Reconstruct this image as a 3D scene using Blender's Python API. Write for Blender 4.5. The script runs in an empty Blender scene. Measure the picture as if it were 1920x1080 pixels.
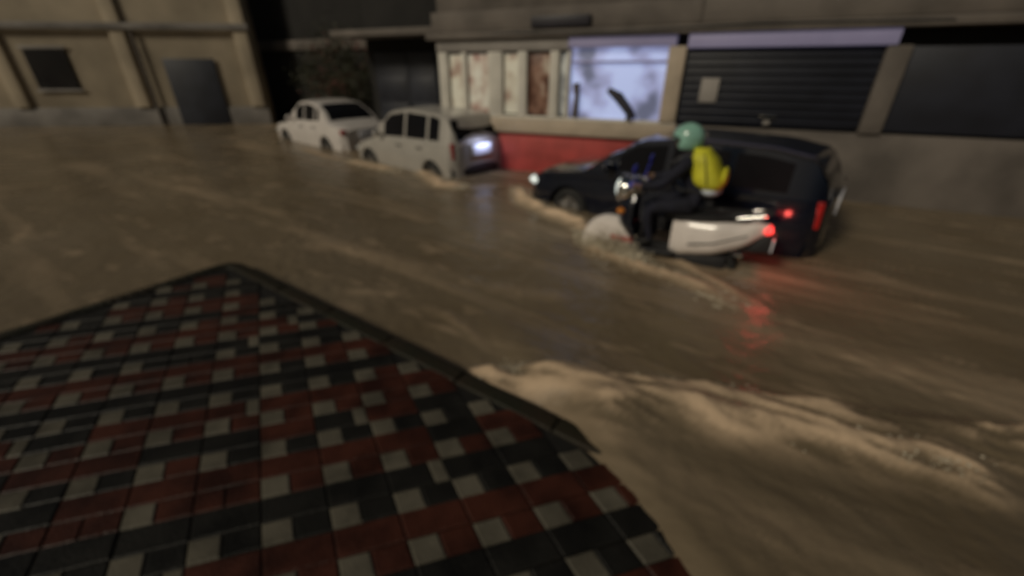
import bpy, bmesh, math, random
import numpy as np
from mathutils import Vector, Matrix, noise
random.seed(7)
R = math.radians
SC = bpy.context.scene
COL = SC.collection

# ---------------------------------------------------------------- camera numbers (street corner seen from a raised pavement)
FPX = 780.0; PITCH = math.atan(410 / 780); EYE = 1.95
cP, sP = math.cos(PITCH), math.sin(PITCH)
def ray(px, py):
    a = (px - 960) / FPX; b = (540 - py) / FPX
    return Vector((a, cP + b * sP, -sP + b * cP))
def gp(px, py, z=0.0):
    d = ray(px, py); t = (z - EYE) / d.z
    return Vector((d.x * t, d.y * t, z))

# ---------------------------------------------------------------- helpers
def tag(o, label=None, cat=None, group=None, kind=None):
    if label: o['label'] = label
    if cat: o['category'] = cat
    if group: o['group'] = group
    if kind: o['kind'] = kind
    return o

def empty(name, loc, rz, label, cat, group=None):
    o = bpy.data.objects.new(name, None); COL.objects.link(o)
    o.location = loc; o.rotation_euler = (0, 0, rz)
    o.empty_display_size = .2
    return tag(o, label, cat, group)

class MB:
    """collects shapes into one mesh"""
    def __init__(s): s.bm = bmesh.new()
    def _add(s, bm2, M=None):
        me = bpy.data.meshes.new('tmp'); bm2.to_mesh(me); bm2.free()
        if M: me.transform(M)
        s.bm.from_mesh(me); bpy.data.meshes.remove(me)
    def box(s, lo, hi, bev=0.0, M=None, seg=2):
        b = bmesh.new()
        bmesh.ops.create_cube(b, size=1)
        lo = Vector(lo); hi = Vector(hi)
        for v in b.verts:
            v.co = Vector(((v.co.x + .5) * (hi.x - lo.x) + lo.x, (v.co.y + .5) * (hi.y - lo.y) + lo.y, (v.co.z + .5) * (hi.z - lo.z) + lo.z))
        if bev: bmesh.ops.bevel(b, geom=b.edges[:], offset=bev, segments=seg, affect='EDGES', profile=.5)
        s._add(b, M); return s
    def cyl(s, p, q, r0, r1=None, n=16, caps=True):
        p = Vector(p); q = Vector(q); r1 = r0 if r1 is None else r1
        b = bmesh.new(); d = q - p
        bmesh.ops.create_cone(b, cap_ends=caps, segments=n, radius1=r0, radius2=r1, depth=d.length)
        M = Matrix.Translation((p + q) / 2) @ d.to_track_quat('Z', 'Y').to_matrix().to_4x4()
        s._add(b, M); return s
    def tube(s, pts, r, n=10):
        pts = [Vector(p) for p in pts]
        rs = r if isinstance(r, (list, tuple)) else [r] * len(pts)
        b = bmesh.new(); rings = []
        for i, p in enumerate(pts):
            t = (pts[min(i + 1, len(pts) - 1)] - pts[max(i - 1, 0)]).normalized()
            ref = Vector((0, 0, 1)) if abs(t.z) < .95 else Vector((0, 1, 0))
            u = t.cross(ref).normalized(); w = t.cross(u)
            rings.append([b.verts.new(p + rs[i] * (u * math.cos(k * 2 * math.pi / n) + w * math.sin(k * 2 * math.pi / n))) for k in range(n)])
        for i in range(len(rings) - 1):
            for k in range(n):
                b.faces.new((rings[i][k], rings[i][(k + 1) % n], rings[i + 1][(k + 1) % n], rings[i + 1][k]))
        b.faces.new(rings[0][::-1]); b.faces.new(rings[-1])
        s._add(b); return s
    def torus(s, c, axis, R0, r, n=36, m=12):
        b = bmesh.new(); rings = []
        for i in range(n):
            a = i * 2 * math.pi / n
            rings.append([b.verts.new(((R0 + r * math.cos(k * 2 * math.pi / m)) * math.cos(a), (R0 + r * math.cos(k * 2 * math.pi / m)) * math.sin(a), r * math.sin(k * 2 * math.pi / m))) for k in range(m)])
        for i in range(n):
            for k in range(m):
                b.faces.new((rings[i][k], rings[(i + 1) % n][k], rings[(i + 1) % n][(k + 1) % m], rings[i][(k + 1) % m]))
        M = Matrix.Translation(Vector(c)) @ Vector(axis).to_track_quat('Z', 'Y').to_matrix().to_4x4()
        s._add(b, M); return s
    def ell(s, c, rad, M=None, sub=3):
        b = bmesh.new(); bmesh.ops.create_icosphere(b, subdivisions=sub, radius=1)
        T = Matrix.Translation(Vector(c)) @ (M or Matrix.Identity(4)) @ Matrix.Diagonal((*rad, 1))
        s._add(b, T); return s
    def loft(s, rings, caps=True):
        b = bmesh.new(); rr = [[b.verts.new(p) for p in r] for r in rings]; n = len(rings[0])
        for i in range(len(rr) - 1):
            for k in range(n):
                b.faces.new((rr[i][k], rr[i][(k + 1) % n], rr[i + 1][(k + 1) % n], rr[i + 1][k]))
        if caps: b.faces.new(rr[0][::-1]); b.faces.new(rr[-1])
        s._add(b); return s
    def patch(s, fn, u0, u1, v0, v1, nu, nv):
        b = bmesh.new()
        g = [[b.verts.new(fn(u0 + (u1 - u0) * i / nu, v0 + (v1 - v0) * j / nv)) for j in range(nv + 1)] for i in range(nu + 1)]
        for i in range(nu):
            for j in range(nv): b.faces.new((g[i][j], g[i + 1][j], g[i + 1][j + 1], g[i][j + 1]))
        s._add(b); return s
    def prism(s, poly, d0, d1, M=None, bev=0.0):
        """poly in (x,z), extruded along y"""
        b = bmesh.new()
        f = b.faces.new([b.verts.new((p[0], d0, p[1])) for p in poly])
        r = bmesh.ops.extrude_face_region(b, geom=[f])
        for v in [e for e in r['geom'] if isinstance(e, bmesh.types.BMVert)]: v.co.y = d1
        if bev: bmesh.ops.bevel(b, geom=b.edges[:], offset=bev, segments=2, affect='EDGES', profile=.5)
        s._add(b, M); return s
    def build(s, name, m, parent=None, smooth=True, ang=40, label=None, M=None):
        if M: bmesh.ops.transform(s.bm, matrix=M, verts=s.bm.verts[:])
        bmesh.ops.recalc_face_normals(s.bm, faces=s.bm.faces[:])
        me = bpy.data.meshes.new(name); s.bm.to_mesh(me); s.bm.free()
        if isinstance(m, (list, tuple)):
            for x in m: me.materials.append(x)
        else: me.materials.append(m)
        if smooth:
            me.shade_smooth()
            me.set_sharp_from_angle(angle=R(ang))
        o = bpy.data.objects.new(name, me); COL.objects.link(o)
        if parent: o.parent = parent
        if label: o['label'] = label
        return o

def mat(name, base, rough=.5, metal=0.0, var=.15, scale=4.0, bump=0.0, bscale=40.0, base2=None, coat=0.0, spec=.5, rvar=0.0, emit=None, estr=0.0):
    m = bpy.data.materials.new(name); m.use_nodes = True
    N = m.node_tree.nodes; L = m.node_tree.links; p = N['Principled BSDF']
    tc = N.new('ShaderNodeTexCoord'); nz = N.new('ShaderNodeTexNoise')
    nz.inputs['Scale'].default_value = scale; nz.inputs['Detail'].default_value = 6
    L.new(tc.outputs['Object'], nz.inputs['Vector'])
    rmp = N.new('ShaderNodeValToRGB')
    b2 = base2 or tuple(min(1, c * (1 + var)) for c in base)
    b1 = base if base2 else tuple(c * (1 - var) for c in base)
    rmp.color_ramp.elements[0].position = .35; rmp.color_ramp.elements[1].position = .65
    rmp.color_ramp.elements[0].color = (*b1, 1); rmp.color_ramp.elements[1].color = (*b2, 1)
    L.new(nz.outputs['Fac'], rmp.inputs['Fac']); L.new(rmp.outputs['Color'], p.inputs['Base Color'])
    p.inputs['Roughness'].default_value = rough; p.inputs['Metallic'].default_value = metal
    p.inputs['Coat Weight'].default_value = coat; p.inputs['Coat Roughness'].default_value = .08
    p.inputs['Specular IOR Level'].default_value = spec
    if rvar:
        mr = N.new('ShaderNodeMapRange'); mr.inputs['To Min'].default_value = max(0, rough - rvar); mr.inputs['To Max'].default_value = min(1, rough + rvar)
        L.new(nz.outputs['Fac'], mr.inputs['Value']); L.new(mr.outputs['Result'], p.inputs['Roughness'])
    if bump:
        n2 = N.new('ShaderNodeTexNoise'); n2.inputs['Scale'].default_value = bscale; n2.inputs['Detail'].default_value = 5
        L.new(tc.outputs['Object'], n2.inputs['Vector'])
        bp = N.new('ShaderNodeBump'); bp.inputs['Strength'].default_value = bump; bp.inputs['Distance'].default_value = .02
        L.new(n2.outputs['Fac'], bp.inputs['Height']); L.new(bp.outputs['Normal'], p.inputs['Normal'])
    if emit:
        p.inputs['Emission Color'].default_value = (*emit, 1); p.inputs['Emission Strength'].default_value = estr
    return m

M = {}
M['silver'] = mat('silver_paint', (.44, .42, .385), .34, .15, .06, 3, coat=.6)
M['white'] = mat('white_paint', (.66, .62, .59), .3, 0, .05, 3, coat=.6)
M['navy'] = mat('navy_paint', (.004, .007, .016), .16, 0, .1, 3, coat=.8)
M['glass'] = mat('tinted_glass', (.010, .010, .012), .12, 0, .1, 3, spec=.06)
M['chrome'] = mat('chrome', (.75, .75, .72), .12, 1, .04, 8)
M['rubber'] = mat('tyre_rubber', (.015, .015, .015), .8, 0, .2, 20, bump=.2)
M['trim'] = mat('black_trim', (.018, .018, .02), .5, 0, .2, 12)
M['rim'] = mat('alloy_rim', (.32, .31, .30), .35, .8, .08, 12)
M['red_lens'] = mat('red_lens', (.30, .012, .012), .15, 0, .1, 20)
M['amber'] = mat('amber_lens', (.6, .2, .02), .2, 0, .1, 20)
M['clear_lens'] = mat('clear_lens', (.55, .56, .55), .08, .3, .12, 30)
M['plate'] = mat('number_plate', (.78, .80, .88), .35, 0, .03, 20)
M['cream'] = mat('cream_plaster', (.62, .595, .53), .7, 0, .12, 1.7, bump=.15, bscale=25)
M['ledge'] = mat('cream_ledge', (.46, .38, .29), .6, 0, .12, 2.2, bump=.15, bscale=25)
M['redwall'] = mat('red_paint_wall', (.40, .055, .048), .55, 0, .2, 2.5, bump=.2, bscale=18)
M['canopy'] = mat('weathered_concrete', (.125, .108, .094), .8, 0, .3, 1.2, bump=.3, bscale=12)
M['fascia'] = mat('grey_fascia', (.26, .24, .22), .7, 0, .3, .9, bump=.2, bscale=10)
M['dark_board'] = mat('dark_board', (.02, .018, .026), .5, 0, .2, 3)
M['blueblack'] = mat('blue_black_shutter', (.013, .015, .024), .5, 0, .25, 2)
M['blueslate'] = mat('slate_blue_door', (.022, .025, .036), .5, 0, .2, 2)
M['black_wall'] = mat('black_plaster', (.012, .011, .010), .9, 0, .3, 1.2, bump=.3, bscale=10)  # near-black plaster tone with random variation
M['khaki'] = mat('khaki_plaster', (.44, .37, .27), .85, 0, .22, .6, bump=.25, bscale=8)
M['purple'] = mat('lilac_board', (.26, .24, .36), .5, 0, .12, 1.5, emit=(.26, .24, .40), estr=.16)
M['bark'] = mat('bark', (.05, .038, .028), .9, 0, .3, 6, bump=.6, bscale=12)
M['leaf'] = mat('leaf', (.028, .034, .014), .6, 0, .4, 3, base2=(.055, .055, .026))
M['bloom'] = mat('red_bloom', (.16, .035, .03), .6, 0, .3, 9)
M['kerb'] = mat('mossy_kerb', (.022, .016, .009), .6, 0, .4, 5, bump=.4, bscale=30, base2=(.015, .015, .008), spec=.3)
M['bed'] = mat('mortar_bed', (.010, .009, .007), .6, 0, .3, 8, bump=.3, bscale=30)
M['t_red'] = mat('red_tile', (.042, .0115, .006), .5, 0, .45, 5, bump=.25, bscale=60, rvar=.15, spec=.3)
M['t_black'] = mat('black_tile', (.0085, .008, .0065), .5, 0, .4, 5, bump=.25, bscale=60, rvar=.15, spec=.3)
M['t_pale'] = mat('pale_tile', (.100, .090, .068), .5, 0, .3, 5, bump=.25, bscale=60, rvar=.15, spec=.3)
M['skin'] = mat('skin', (.20, .115, .075), .5, 0, .1, 10)
M['hair'] = mat('hair', (.01, .009, .008), .6, 0, .2, 40)
M['navy_cloth'] = mat('navy_cloth', (.008, .009, .020), .85, 0, .3, 8, bump=.3, bscale=25)
M['mint'] = mat('mint_shell', (.26, .50, .41), .3, 0, .15, 6, coat=.4)
M['lime'] = mat('lime_cloth', (.64, .62, .035), .6, 0, .15, 7, bump=.3, bscale=20)
M['palecloth'] = mat('pale_cloth', (.50, .55, .62), .7, 0, .1, 9)
M['sc_white'] = mat('scooter_white', (.80, .74, .70), .25, 0, .05, 4, coat=.5)
M['blue_acc'] = mat('blue_accent', (.03, .04, .40), .3, 0, .15, 6, coat=.4)
M['red_acc'] = mat('red_accent', (.45, .03, .03), .3, 0, .15, 6)
M['seat'] = mat('black_vinyl', (.012, .012, .013), .45, 0, .2, 20, bump=.2)
M['foam'] = mat('foam', (.42, .36, .26), .75, 0, .25, 6, base2=(.60, .54, .42))
M['asphalt'] = mat('asphalt', (.05, .048, .045), .9, 0, .2, 8, bump=.3)
M['ground'] = mat('dark_earth', (.03, .027, .022), .95, 0, .25, .8, bump=.4, bscale=6)
M['lamp_on'] = mat('headlamp_glow', (.8, .8, .78), .2, 0, .02, 5, emit=(.85, 1, .95), estr=.55)
M['tail_on'] = mat('tail_glow', (.6, .03, .03), .3, 0, .02, 5, emit=(1, .06, .05), estr=1.6)

# ---------------------------------------------------------------- street frame
K0 = gp(551, 553); K1 = gp(873, 713)
KD = (K1 - K0).normalized()                     # along the kerb, towards the right
KN = Vector((-KD.y, KD.x, 0))                    # across the street, away from the camera
if KN.y < 0: KN = -KN

# ---------------------------------------------------------------- ground, road
def sheet(name, x0, x1, y0, y1, z, m):
    mb = MB(); mb.patch(lambda u, v: (u, v, z), x0, x1, y0, y1, 4, 4)
    return tag(mb.build(name, m, smooth=False), kind='structure')
g = sheet('ground', -400, 400, -400, 400, -.40, M['ground']); tag(g, 'dark ground under and around the flooded street', 'ground')
rd = MB().patch(lambda u, v: tuple(KD * u + KN * v + Vector((0, 0, -.30))), -45, 30, 1.75, 11.5, 8, 4).build('road', M['asphalt'], smooth=False)
tag(rd, 'asphalt road lying under the brown flood water', 'road', kind='structure')

# ---------------------------------------------------------------- flood water: a fine height field near by, the same sheet far off
def vnoise(X, Y, seed):
    rng = np.random.RandomState(seed); T = rng.rand(256, 256)
    xi = np.floor(X).astype(int); yi = np.floor(Y).astype(int); fx = X - xi; fy = Y - yi
    fx = fx * fx * (3 - 2 * fx); fy = fy * fy * (3 - 2 * fy)
    a = T[xi % 256, yi % 256]; b = T[(xi + 1) % 256, yi % 256]; c = T[xi % 256, (yi + 1) % 256]; d = T[(xi + 1) % 256, (yi + 1) % 256]
    return (a * (1 - fx) + b * fx) * (1 - fy) + (c * (1 - fx) + d * fx) * fy
def fbm(X, Y, seed, oct=4):
    s = 0; a = .5; t = 0
    for k in range(oct):
        s = s + a * vnoise(X * 2 ** k, Y * 2 ** k, seed + k); t += a; a *= .5
    return s / t
def seg_dist(X, Y, pts):
    best = np.full(X.shape, 1e9); along = np.zeros(X.shape)
    for i in range(len(pts) - 1):
        ax, ay = pts[i][0], pts[i][1]; bx, by = pts[i + 1][0], pts[i + 1][1]
        L2 = (bx - ax) ** 2 + (by - ay) ** 2
        t = np.clip(((X - ax) * (bx - ax) + (Y - ay) * (by - ay)) / L2, 0, 1)
        d = np.hypot(X - ax - t * (bx - ax), Y - ay - t * (by - ay))
        k = d < best; best = np.where(k, d, best); along = np.where(k, (i + t) / (len(pts) - 1), along)
    return best, along
P2 = lambda *q: [gp(*a)[:2] for a in q]
# wakes: (polyline, ridge height, ridge width, foam)
WAKES = [
    (P2((968, 350), (985, 378), (1030, 400), (1085, 420), (1125, 452)), .09, .15, 1.25),                       # bow wave of the dark car
    (P2((1092, 448), (1120, 470), (1190, 497), (1265, 520), (1330, 545), (1420, 600)), .05, .10, .75),         # wake of the scooter
    (P2((1250, 480), (1300, 505), (1340, 530), (1450, 590)), .03, .08, .5),
    (P2((650, 302), (700, 312), (745, 322)), .05, .15, .95), (P2((785, 318), (830, 348), (880, 352)), .07, .16, 1.15),  # round the hatchback wheels
    (P2((560, 276), (620, 296), (660, 303)), .03, .10, .6),
    (P2((860, 352), (960, 345)), .015, .07, .3),
    (P2((551, 455), (640, 462), (700, 478), (760, 497), (860, 520)), .012, .14, .22),
    (P2((640, 545), (720, 548), (760, 553)), .008, .06, .25), (P2((780, 570), (840, 590), (900, 640), (925, 670)), .01, .05, .2),
    (P2((900, 535), (1000, 550), (1085, 560)), .008, .10, .16),
]
CREST = P2((872, 704), (930, 712), (1000, 716), (1060, 722), (1140, 735), (1240, 752), (1400, 760), (1700, 800), (2100, 850))
CREST2 = P2((1150, 800), (1230, 790), (1300, 800), (1369, 812), (1500, 830), (1800, 900))
OV0 = gp(1080, 800, .1); OV1 = gp(1275, 1060, .1)
OVN = Vector((OV0.y - OV1.y, OV1.x - OV0.x, 0)).normalized()
if OVN.x < 0: OVN = -OVN
def heights(X, Y):
    U = X * KD.x + Y * KD.y; V = X * KN.x + Y * KN.y
    h = .016 * (fbm(U * .9 + 40, V * 2.0 + 40, 3) - .5) + .012 * (fbm(U * 3.1 + 90, V * 6.5 + 90, 11) - .5) + .013 * (fbm(U * 9 + 70, V * 17 + 70, 17, 3) - .5)
    foam = np.zeros(X.shape)
    st = fbm(U * .30 + 20, V * 3.2 + 20, 31, 5)
    foam += np.clip((st - .56) * 3.2, 0, 1) * .36
    foam += np.clip((fbm(U * 2.3 + 10, V * 9 + 10, 41, 4) - .64) * 5, 0, 1) * .30
    lump = fbm(X * 7 + 50, Y * 7 + 50, 51, 4)
    for pts, hh, w, f in WAKES:
        d, a = seg_dist(X, Y, pts)
        e = np.exp(-(d / w) ** 2) * np.clip(np.minimum(a * 6, (1 - a) * 4), 0.15, 1)
        h += hh * e * (.45 + 1.1 * lump)
        foam = np.maximum(foam, np.clip(e * f * (.35 + 1.3 * lump), 0, 1))
    # the big surge breaking over the kerb at the right
    d, a = seg_dist(X, Y, CREST)
    side = np.sign((Y - np.interp(X, [p[0] for p in CREST], [p[1] for p in CREST])))
    w = np.where(side > 0, .09, .30)
    on = np.clip((X + .38) / .25, 0, 1)
    C, S = math.cos(R(-25)), math.sin(R(-25))
    A1 = X * C + Y * S; A2 = -X * S + Y * C
    lump2 = fbm(A1 * 2.2 + 30, A2 * 6.5 + 60, 61, 6)
    fine = fbm(A1 * 5 + 30, A2 * 22 + 60, 71, 5)
    e = np.exp(-(d / w) ** 2) * on
    h += .105 * e * (.6 + .8 * lump2) + .06 * e * (fine - .5)
    thin = np.exp(-(d / .10) ** 2) * on
    foam = np.maximum(foam, np.clip(e * ((lump2 - .42) * 4.2 + (fine - .48) * 3.0) + thin * .30, 0, 1) * .80)
    d, a = seg_dist(X, Y, CREST2)
    e = np.exp(-(d / .16) ** 2)
    h += .085 * e * (.5 + .9 * lump2) + .035 * e * (fine - .5)
    foam = np.maximum(foam, np.clip(e * ((lump2 - .36) * 4.0 + (fine - .46) * 3.0), 0, 1) * .9)
    # water lapping over the low end of the pavement (the street falls to the right)
    sd = (X - OV0.x) * OVN.x + (Y - OV0.y) * OVN.y + .10 * (fbm(X * 2.5 + 30, Y * 2.5 + 30, 81, 3) - .5)
    over = np.clip(sd / .30 + .5, 0, 1); over = over * over * (3 - 2 * over) * np.clip((2.6 - V) / .8, 0, 1)
    h += .125 * over
    return h, foam, V
def water_sheet():
    xs = np.concatenate([np.arange(-40, -9, .5), np.arange(-9, -3, .06), np.arange(-3, 3.2, .022), np.arange(3.2, 9, .06), np.arange(9, 30.1, .5)])
    ys = np.concatenate([np.arange(-12, .3, .5), np.arange(.3, 3.2, .020), np.arange(3.2, 7, .032), np.arange(7, 14, .07), np.arange(14, 45, .5)])
    X, Y = np.meshgrid(xs, ys, indexing='ij')
    h, foam, V = heights(X, Y)
    nx, ny = X.shape
    co = np.stack([X, Y, h], -1).reshape(-1, 3)
    i = np.arange(nx * ny).reshape(nx, ny)
    f = np.stack([i[:-1, :-1], i[1:, :-1], i[1:, 1:], i[:-1, 1:]], -1).reshape(-1, 4)
    me = bpy.data.meshes.new('flood_water')
    me.vertices.add(len(co)); me.vertices.foreach_set('co', co.astype(np.float32).ravel())
    me.loops.add(f.size); me.loops.foreach_set('vertex_index', f.astype(np.int32).ravel())
    me.polygons.add(len(f)); me.polygons.foreach_set('loop_start', np.arange(0, f.size, 4, dtype=np.int32))
    me.update(calc_edges=True); me.shade_smooth()
    at = me.attributes.new('foam', 'FLOAT', 'POINT'); at.data.foreach_set('value', foam.astype(np.float32).ravel())
    o = bpy.data.objects.new('flood_water', me); COL.objects.link(o)
    m = bpy.data.materials.new('muddy_water'); m.use_nodes = True
    N = m.node_tree.nodes; L = m.node_tree.links; p = N['Principled BSDF']
    a = N.new('ShaderNodeAttribute'); a.attribute_name = 'foam'
    tc = N.new('ShaderNodeTexCoord'); nz = N.new('ShaderNodeTexNoise'); nz.inputs['Scale'].default_value = .7; nz.inputs['Detail'].default_value = 7
    L.new(tc.outputs['Object'], nz.inputs['Vector'])
    r1 = N.new('ShaderNodeValToRGB'); r1.color_ramp.elements[0].position = .3; r1.color_ramp.elements[1].position = .7
    r1.color_ramp.elements[0].color = (.138, .104, .062, 1); r1.color_ramp.elements[1].color = (.190, .150, .100, 1)
    L.new(nz.outputs['Fac'], r1.inputs['Fac'])
    mx = N.new('ShaderNodeMix'); mx.data_type = 'RGBA'
    L.new(a.outputs['Fac'], mx.inputs['Factor']); L.new(r1.outputs['Color'], mx.inputs['A']); mx.inputs['B'].default_value = (.66, .49, .33, 1)
    L.new(mx.outputs['Result'], p.inputs['Base Color'])
    mr = N.new('ShaderNodeMapRange'); mr.inputs['To Min'].default_value = .25; mr.inputs['To Max'].default_value = .75
    L.new(a.outputs['Fac'], mr.inputs['Value']); L.new(mr.outputs['Result'], p.inputs['Roughness'])
    p.inputs['IOR'].default_value = 1.33
    n2 = N.new('ShaderNodeTexNoise'); n2.inputs['Scale'].default_value = 9; n2.inputs['Detail'].default_value = 6
    L.new(tc.outputs['Object'], n2.inputs['Vector'])
    bp = N.new('ShaderNodeBump'); bp.inputs['Strength'].default_value = .40; bp.inputs['Distance'].default_value = .03
    L.new(n2.outputs['Fac'], bp.inputs['Height']); L.new(bp.outputs['Normal'], p.inputs['Normal'])
    me.materials.append(m)
    return tag(o, 'muddy brown flood water streaming along the whole street', 'water', kind='structure')
water_sheet()

# ---------------------------------------------------------------- pavement and kerb
PZ = .085
def chaikin(p, it=3):
    for _ in range(it):
        q = [p[0]]
        for a, b in zip(p, p[1:]): q += [a * .75 + b * .25, a * .25 + b * .75]
        p = q + [p[-1]]
    return p
# straight edge along the street, then a rounded corner into a flooded side lane
CC = K0 - KD * 1.15
CORNER = chaikin([K0 - KD * .05, K0 - KD * .65, CC, CC - KN * .55, CC - KN * 1.3], 3)
KP = [K0 + KD * 9.0] + CORNER + [CC - KN * 8]
KP = [Vector((p.x, p.y, 0)) for p in KP]
POLY = KP + [Vector((-6, -8, 0)), Vector((10, -10, 0))]
def inside(x, y, poly=POLY):
    c = False; n = len(poly); j = n - 1
    for i in range(n):
        if (poly[i].y > y) != (poly[j].y > y) and x < (poly[j].x - poly[i].x) * (y - poly[i].y) / (poly[j].y - poly[i].y) + poly[i].x: c = not c
        j = i
    return c
def kdist(x, y):
    best = 9
    for i in range(len(KP) - 1):
        a = KP[i]; b = KP[i + 1]; ab = b - a; p = Vector((x, y, 0))
        t = max(0, min(1, (p - a).dot(ab) / ab.length_squared)); best = min(best, (p - a - ab * t).length)
    return best
bm = bmesh.new()
f = bm.faces.new([bm.verts.new((p.x, p.y, -.35)) for p in POLY])
r = bmesh.ops.extrude_face_region(bm, geom=[f])
for v in [e for e in r['geom'] if isinstance(e, bmesh.types.BMVert)]: v.co.z = PZ - .012
mb = MB(); mb.bm.free(); mb.bm = bm
tag(mb.build('pavement_base', M['bed'], smooth=False), 'dark wet mortar bed under the patterned tiles', 'pavement', kind='structure')
kb = MB(); KW = .13
for i in range(len(KP) - 1):
    a, b = KP[i], KP[i + 1]; d = (b - a); L = d.length; d.normalize(); n = Vector((-d.y, d.x, 0))
    if not inside(*((a + b) / 2 + n * .05)[:2]): n = -n
    k = max(1, round(L / .75))
    for j in range(k):
        gap = .004 if L > .4 else -.006; p = a + d * (L * j / k + gap); q = a + d * (L * (j + 1) / k - gap)
        z = PZ + .012 + (random.uniform(-.004, .004) if L > .4 else 0)
        b2 = bmesh.new()
        vs = [b2.verts.new(v) for v in (p - n * .0 + Vector((0, 0, -.34)), q + Vector((0, 0, -.34)), q + n * KW + Vector((0, 0, -.34)), p + n * KW + Vector((0, 0, -.34)))]
        ff = b2.faces.new(vs); ex = bmesh.ops.extrude_face_region(b2, geom=[ff])
        for v in [e for e in ex['geom'] if isinstance(e, bmesh.types.BMVert)]: v.co.z = z
        bmesh.ops.bevel(b2, geom=[e for e in b2.edges if e.verts[0].co.z > 0 and e.verts[1].co.z > 0], offset=.022, segments=3, affect='EDGES', profile=.5)
        kb._add(b2)
tag(kb.build('kerb', M['kerb']), 'dark mossy kerb stones along the edge of the tiled pavement', 'kerb', kind='structure')
# interlocking tiles: pale small squares at the lattice points, rows of red and black between them
LA = Vector((.283, .080, 0)); LB = Vector((-.128, .236, 0)); LO = Vector((-1.041, 1.715, 0)); SQ = .46
tm = bmesh.new(); mats = [M['t_red'], M['t_black'], M['t_pale']]
def tile(a0, a1, b0, b1, mi):
    g = .008
    c = LO + LA * ((a0 + a1) / 2) + LB * ((b0 + b1) / 2)
    if c.y < .25 or not inside(c.x, c.y) or kdist(c.x, c.y) < KW + .035: return
    z = PZ + random.uniform(-.004, .004); tx = random.uniform(-.012, .012); ty = random.uniform(-.012, .012)
    def P(a, b, dz): 
        p = LO + LA * a + LB * b
        return (p.x, p.y, z + dz + (p.x - c.x) * tx + (p.y - c.y) * ty)
    e = .022
    bot = [tm.verts.new(P(a, b, -.03)) for a, b in ((a0 + g, b0 + g), (a1 - g, b0 + g), (a1 - g, b1 - g), (a0 + g, b1 - g))]
    mid = [tm.verts.new(P(a, b, -.006)) for a, b in ((a0 + g, b0 + g), (a1 - g, b0 + g), (a1 - g, b1 - g), (a0 + g, b1 - g))]
    top = [tm.verts.new(P(a, b, 0)) for a, b in ((a0 + g + e, b0 + g + e), (a1 - g - e, b0 + g + e), (a1 - g - e, b1 - g - e), (a0 + g + e, b1 - g - e))]
    for A, B in ((bot, mid), (mid, top)):
        for k in range(4):
            fc = tm.faces.new((A[k], A[(k + 1) % 4], B[(k + 1) % 4], B[k])); fc.material_index = mi
    tm.faces.new(top).material_index = mi
rt = random.Random(5)
for i in range(-46, 14):
    for j in range(-26, 18):
        row = 0 if j % 2 else 1                      # colour of the band above this pale row
        h = SQ / 2
        tile(i - h, i + h, j - h, j + h, 2 if rt.random() < .93 else row)
        tile(i + h, i + 1 - h, j - h, j + h, row if rt.random() < .93 else 1 - row)
        bandc = row
        if rt.random() < .08: bandc = 1 - row
        if rt.random() < .05:
            tile(i - h, i + .5, j + h, j + 1 - h, bandc); tile(i + .5, i + 1 - h, j + h, j + 1 - h, 2)
        else:
            tile(i - h, i + 1 - h, j + h, j + 1 - h, bandc)
bmesh.ops.recalc_face_normals(tm, faces=tm.faces[:])
me = bpy.data.meshes.new('pavement'); tm.to_mesh(me); tm.free()
for m in mats: me.materials.append(m)
o = bpy.data.objects.new('pavement', me); COL.objects.link(o)
tag(o, 'pavement of red, black and pale interlocking tiles, wet and dirty', 'pavement', kind='structure')

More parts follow.
